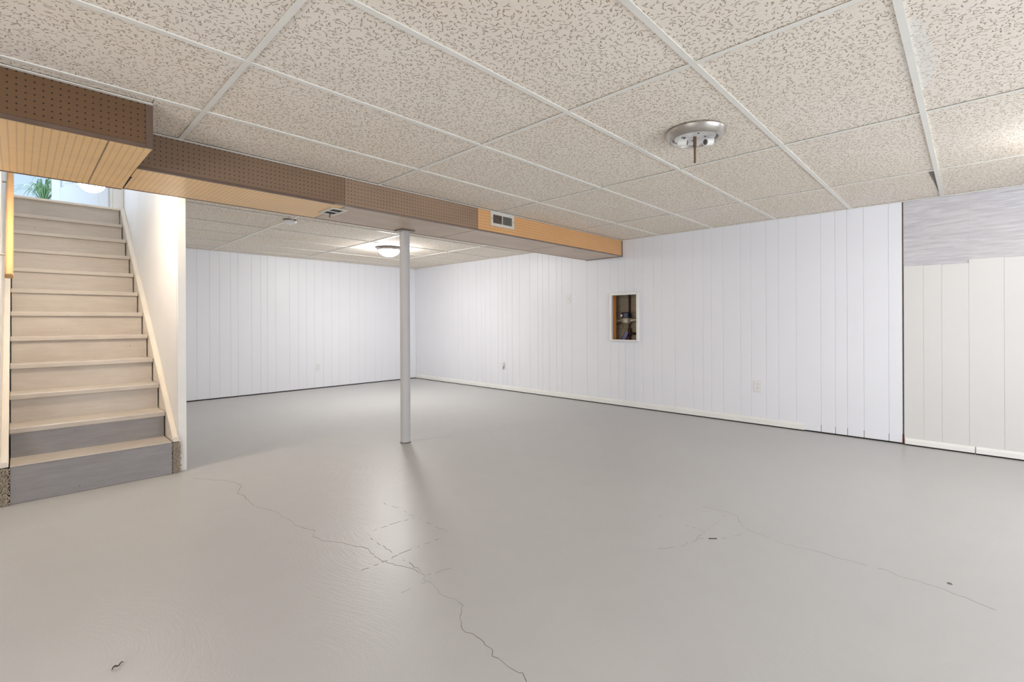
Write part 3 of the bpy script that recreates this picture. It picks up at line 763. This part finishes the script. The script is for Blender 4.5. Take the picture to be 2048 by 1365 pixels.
# ------------------------------------------------------------------ vents
v = thing('air_register', 'white louvred air register on the orange soffit end', 'vent', (3.115, SY0, 2.0))
x0, x1, z0, z1 = 2.962, 3.266, 1.930, 2.058
bm = bmesh.new(); t0 = SY0 - 0.007
ix0, ix1, iz0, iz1 = x0 + 0.028, x1 - 0.028, z0 + 0.026, z1 - 0.024
add_box(bm, x0, x1, t0, SY0 - 0.0005, z0, iz0); add_box(bm, x0, x1, t0, SY0 - 0.0005, iz1, z1); add_box(bm, x0, ix0, t0, SY0 - 0.0005, iz0, iz1); add_box(bm, ix1, x1, t0, SY0 - 0.0005, iz0, iz1)
xm = (ix0 + ix1) / 2 - 0.005; add_box(bm, xm - 0.004, xm + 0.004, t0, SY0 - 0.0005, iz0, iz1)
obj('face_frame', bm, 'vent_enamel', v)
box('dark_throat', (ix0, ix1, SY0 - 0.0012, SY0 - 0.0004, iz0, iz1), 'vent_dark', v)
n = 13
for side, (a, b) in enumerate(((ix0, xm - 0.004), (xm + 0.004, ix1))):
    for k in range(n):
        x = a + (b - a) * (k + 0.5) / n
        bm = bmesh.new()
        if side: add_prism(bm, [(x - 0.0022, t0 + 0.001), (x - 0.0006, t0 + 0.001), (x + 0.003, SY0 - 0.0012), (x + 0.0014, SY0 - 0.0012)], 'Z', iz0, iz1)
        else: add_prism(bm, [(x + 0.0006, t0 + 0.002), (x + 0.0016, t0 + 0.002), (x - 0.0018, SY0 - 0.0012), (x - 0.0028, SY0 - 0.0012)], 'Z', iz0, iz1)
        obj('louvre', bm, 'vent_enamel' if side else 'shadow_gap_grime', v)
for k in range(5):
    z = iz0 + (iz1 - iz0) * (k + 0.5) / 5
    box('damper_bar', (ix0, xm - 0.004, SY0 - 0.0035, SY0 - 0.0025, z - 0.0012, z + 0.0012), 'vent_enamel', v)
for x in (x0 + 0.012, x1 - 0.012):
    box('screw', (x - 0.004, x + 0.004, t0 - 0.001, t0, 1.990, 1.998), 'plastic_slot', v)

v = thing('air_register', 'small white floor style register set in the soffit underside', 'vent', (1.59, 3.33, SZ))
bm = bmesh.new(); a0, a1, b0, b1 = 1.525, 1.650, 3.222, 3.435; zt = SZ - 0.006
add_box(bm, a0, a0 + 0.022, b0, b1, zt, SZ + 0.0005); add_box(bm, a1 - 0.022, a1, b0, b1, zt, SZ + 0.0005)
add_box(bm, a0 + 0.022, a1 - 0.022, b0, b0 + 0.022, zt, SZ + 0.0005); add_box(bm, a0 + 0.022, a1 - 0.022, b1 - 0.022, b1, zt, SZ + 0.0005)
bmid = (b0 + b1) / 2; add_box(bm, a0 + 0.022, a1 - 0.022, bmid - 0.006, bmid + 0.006, zt, SZ + 0.0005)
obj('face_frame', bm, 'vent_enamel', v)
box('dark_throat', (a0 + 0.022, a1 - 0.022, b0 + 0.022, b1 - 0.022, SZ - 0.0015, SZ + 0.0003), 'vent_dark', v)
bm = bmesh.new(); add_tube(bm, [(1.60, 3.40, zt + 0.001), (1.60, 3.415, zt - 0.016), (1.607, 3.425, zt - 0.02)], 0.004, 8); obj('lever', bm, 'bronze_rod', v, True)

# ------------------------------------------------------------------ wall plates
def outlet_X(yc, zc, label, name='power_outlet', cat='outlet', recep=True, w=0.072, h=0.118, group='wall plates'):
    t = thing(name, label, cat, (XW, yc, zc), group)
    bm = bmesh.new(); add_box(bm, -0.006, -0.0002, -w / 2, w / 2, -h / 2, h / 2, bev=0.0022); pl = obj('face_plate', bm, 'plastic_white', t, loc=(0, 0, 0))
    if recep:
        for s in (0.02, -0.02):
            bm = bmesh.new(); add_box(bm, -0.0085, -0.004, -0.017, 0.017, s - 0.014, s + 0.014, bev=0.003); r = obj('receptacle', bm, 'plastic_white', t, loc=(0, 0, 0))
            for yy, zz, hh in ((-0.007, 0.003, 0.0045), (0.007, 0.003, 0.0038), (0, -0.008, 0.0025)):
                bm = bmesh.new(); add_box(bm, -0.0089, -0.008, yy - 0.0013, yy + 0.0013, s + zz - hh, s + zz + hh); obj('slot', bm, 'plastic_slot', r, loc=(0, 0, 0))
    return t
outlet_X(1.559, 0.392, 'white duplex outlet low on the panelled wall nearest the camera')
t = outlet_X(5.213, 0.378, 'white outlet with an adapter plugged in, on the far part of the long wall')
bm = bmesh.new(); add_box(bm, -0.035, -0.0085, -0.022, 0.022, -0.006, 0.045, bev=0.003); ad = obj('adapter', bm, 'plastic_white', t, loc=(0, 0, 0))
bm = bmesh.new(); add_tube(bm, [(-0.02, -0.018, -0.004), (-0.024, -0.018, -0.03), (-0.02, 0.0, -0.05), (-0.008, 0.006, -0.046)], 0.004, 8); obj('cord', bm, 'plastic_slot', ad, True, loc=(0, 0, 0))
t = outlet_X(3.956, 1.363, 'white light switch plate at shoulder height left of the meter opening', 'light_switch', 'switch', recep=False)
bm = bmesh.new(); add_box(bm, -0.0075, -0.005, -0.006, 0.006, -0.014, 0.014); obj('toggle_slot', bm, 'tee_white', t, loc=(0, 0, 0))
bm = bmesh.new(); add_prism(bm, [(-0.006, -0.006), (-0.016, 0.006), (-0.014, 0.010), (-0.006, 0.004)], 'X', -0.004, 0.004)
for vv in bm.verts: vv.co = Vector((vv.co.y, vv.co.x, vv.co.z))
obj('toggle', bm, 'plastic_white', t, loc=(0, 0, 0))
# outlet on the back wall
t = thing('power_outlet', 'white duplex outlet on the end wall left of the post', 'outlet', (3.345, YB, 0.344), 'wall plates')
bm = bmesh.new(); add_box(bm, -0.036, 0.036, -0.006, -0.0002, -0.059, 0.059, bev=0.0022); obj('face_plate', bm, 'plastic_white', t, loc=(0, 0, 0))
for s in (0.02, -0.02):
    bm = bmesh.new(); add_box(bm, -0.017, 0.017, -0.0085, -0.004, s - 0.014, s + 0.014, bev=0.003); r = obj('receptacle', bm, 'plastic_white', t, loc=(0, 0, 0))
    for xx in (-0.007, 0.007):
        bm = bmesh.new(); add_box(bm, xx - 0.0013, xx + 0.0013, -0.0089, -0.008, s - 0.001, s + 0.007); obj('slot', bm, 'plastic_slot', r, loc=(0, 0, 0))

# ------------------------------------------------------------------ access opening with water meter
af = thing('access_frame', 'white wooden frame around the square water meter opening in the long wall', 'frame', (XW, 3.09, 0.815))
fx0, fx1 = XW - 0.03, XW - 0.0005
box('frame_side', (fx0, fx1, 2.880, OY0 + 0.004, 0.812, 1.414), 'white_trim_paint', af, bev=0.004)
box('frame_side', (fx0, fx1, OY1 - 0.004, 3.292, 0.812, 1.414), 'white_trim_paint', af, bev=0.004)
box('frame_top', (fx0, fx1, OY0 + 0.004, OY1 - 0.004, OZ1 - 0.004, 1.414), 'white_trim_paint', af, bev=0.003)
box('frame_bottom', (fx0, fx1, OY0 + 0.004, OY1 - 0.004, 0.812, OZ0 + 0.002), 'white_trim_paint', af, bev=0.003)
# cavity: block wall behind
cav = struct(box('wall_cavity', (5.555, 5.60, 2.5, 4.0, 0.55, 1.6), 'concrete_block'), 'rough block wall inside the meter opening', 'wall')
for r_ in range(5):
    z0 = 0.56 + r_ * 0.205
    for k in range(-1, 5):
        y0 = 2.5 + k * 0.405 + (0.2 if r_ % 2 else 0)
        a, b = max(2.5, y0), min(4.0, y0 + 0.395)
        if b - a > 0.05: box('block', (5.54, 5.557, a, b, z0, z0 + 0.195), 'concrete_block', cav, bev=0.004)
for nm, b in (('cavity_top', (XW + 0.05, 5.6, 2.5, 4.0, 1.6, 1.62)), ('cavity_bottom', (XW + 0.05, 5.6, 2.5, 4.0, 0.53, 0.55)), ('cavity_side', (XW + 0.05, 5.6, 2.48, 2.5, 0.53, 1.62)), ('cavity_side', (XW + 0.05, 5.6, 4.0, 4.02, 0.53, 1.62))):
    box(nm, b, 'shadow_gap_grime', cav)
tag(box('wall_stud', (XW + 0.016, XW + 0.105, 3.272, 3.312, 0.551, 1.599), 'stud_wood', bev=0.002), 'orange raw wooden stud inside the meter opening', 'stud')
mp = thing('water_pipe', 'dark vertical water pipe with tee at the back of the meter opening', 'pipe', (5.47, 3.17, 0.56))
bm = bmesh.new(); add_tube(bm, [(5.47, 3.165, 0.56), (5.47, 3.165, 1.598)], 0.014, 14); obj('riser_pipe', bm, 'pipe_dark', mp, True)
bm = bmesh.new(); add_tube(bm, [(5.47, 3.165, 0.86), (5.47, 3.165, 0.88), (5.47, 3.165, 0.95), (5.47, 3.165, 0.97)], [0.018, 0.024, 0.024, 0.018], 14)
add_tube(bm, [(5.47, 3.165, 0.905), (5.47, 3.09, 0.90), (5.47, 2.9, 0.90)], 0.017, 12); obj('lower_tee', bm, 'pipe_dark', mp, True)
bm = bmesh.new(); add_tube(bm, [(5.47, 3.165, 1.02), (5.47, 3.165, 1.04), (5.47, 3.165, 1.10), (5.47, 3.165, 1.12)], [0.018, 0.025, 0.025, 0.018], 14); obj('upper_coupling', bm, 'pipe_dark', mp, True)
wm = thing('water_meter', 'navy topped brass water meter inside the wall opening', 'water meter', (5.375, 3.155, 1.055))
bm = bmesh.new(); add_lathe(bm, [(0, -0.03), (0.040, -0.03), (0.06, -0.012), (0.064, 0.034), (0.056, 0.046), (0, 0.046)], seg=28); obj('meter_body', bm, 'pipe_brass', wm, True, loc=(0, 0, 0))
bm = bmesh.new(); add_lathe(bm, [(0, 0.046), (0.066, 0.046), (0.069, 0.052), (0.066, 0.106), (0.058, 0.116), (0, 0.118)], seg=8); mc = obj('register_head', bm, 'meter_navy', wm, loc=(0, 0, 0))
bm = bmesh.new(); add_box(bm, -0.064, -0.060, 0.022, 0.046, 0.062, 0.088); o = obj('serial_sticker', bm, 'plastic_white', mc, loc=(0, 0, 0))
bm = bmesh.new(); add_tube(bm, [(0.0, 0.05, 0.016), (0.0, 0.075, 0.016), (0.0, 0.078, 0.016), (0.0, 0.10, 0.014), (0.0, 0.20, 0.008)], [0.02, 0.02, 0.027, 0.018, 0.014], 12); obj('inlet', bm, 'pipe_brass', wm, True, loc=(0, 0, 0))
bm = bmesh.new(); add_tube(bm, [(0.0, -0.05, 0.016), (0.0, -0.075, 0.016), (0.0, -0.078, 0.018), (0.0, -0.10, 0.02), (0.0, -0.26, 0.024)], [0.02, 0.02, 0.027, 0.018, 0.014], 12); obj('outlet_pipe', bm, 'pipe_brass', wm, True, loc=(0, 0, 0))
bm = bmesh.new(); add_tube(bm, [(-0.01, 0.07, -0.012), (-0.02, 0.10, -0.03), (-0.02, 0.14, -0.032)], [0.012, 0.014, 0.01], 10); obj('drain_cock', bm, 'pipe_dark', wm, True, loc=(0, 0, 0))
bt = thing('valve_tag', 'blue and white striped tag hanging below the water meter', 'tag', (5.40, 3.165, 0.86))
for k, m in enumerate(('tag_blue', 'tag_stripe', 'tag_blue', 'tag_stripe', 'tag_blue')):
    bm = bmesh.new(); a = -0.03 + k * 0.012
    q = [(a, 0.055), (a + 0.012, 0.055), (a + 0.012 + 0.055, -0.05), (a + 0.055, -0.05)]
    add_prism(bm, q, 'X', -0.003, 0.003); obj('stripe', bm, m, bt, loc=(0, 0, 0))

# ------------------------------------------------------------------ scraps on the floor
bm = bmesh.new(); pts = []
for k in range(8):
    t = k / 7; pts.append((0.193 + 0.03 * t, 1.876 + 0.016 * t + 0.008 * math.sin(t * 9), 0.004 + 0.006 * math.sin(t * math.pi)))
add_tube(bm, pts, [0.001, 0.002, 0.003, 0.0025, 0.002, 0.002, 0.0015, 0.0008], 6)
tag(obj('paint_flake', bm, 'debris_brown', None, True), 'curled brown paint flake lying on the floor in the near corner', 'debris')
bm = bmesh.new(); add_prism(bm, [(2.572, 0.06), (2.58, 0.054), (2.592, 0.06), (2.59, 0.069), (2.578, 0.072)], 'Z', -0.002, 0.0012)
obj('chipped_spot', bm, 'crack_grime_and_gap_shade', floor)
bm = bmesh.new(); add_prism(bm, [(2.315, 0.914), (2.342, 0.886), (2.345, 0.889), (2.318, 0.917)], 'Z', 0.0, 0.003)
tag(obj('splinter', bm, 'debris_brown'), 'thin dark splinter lying where the floor cracks meet', 'debris')
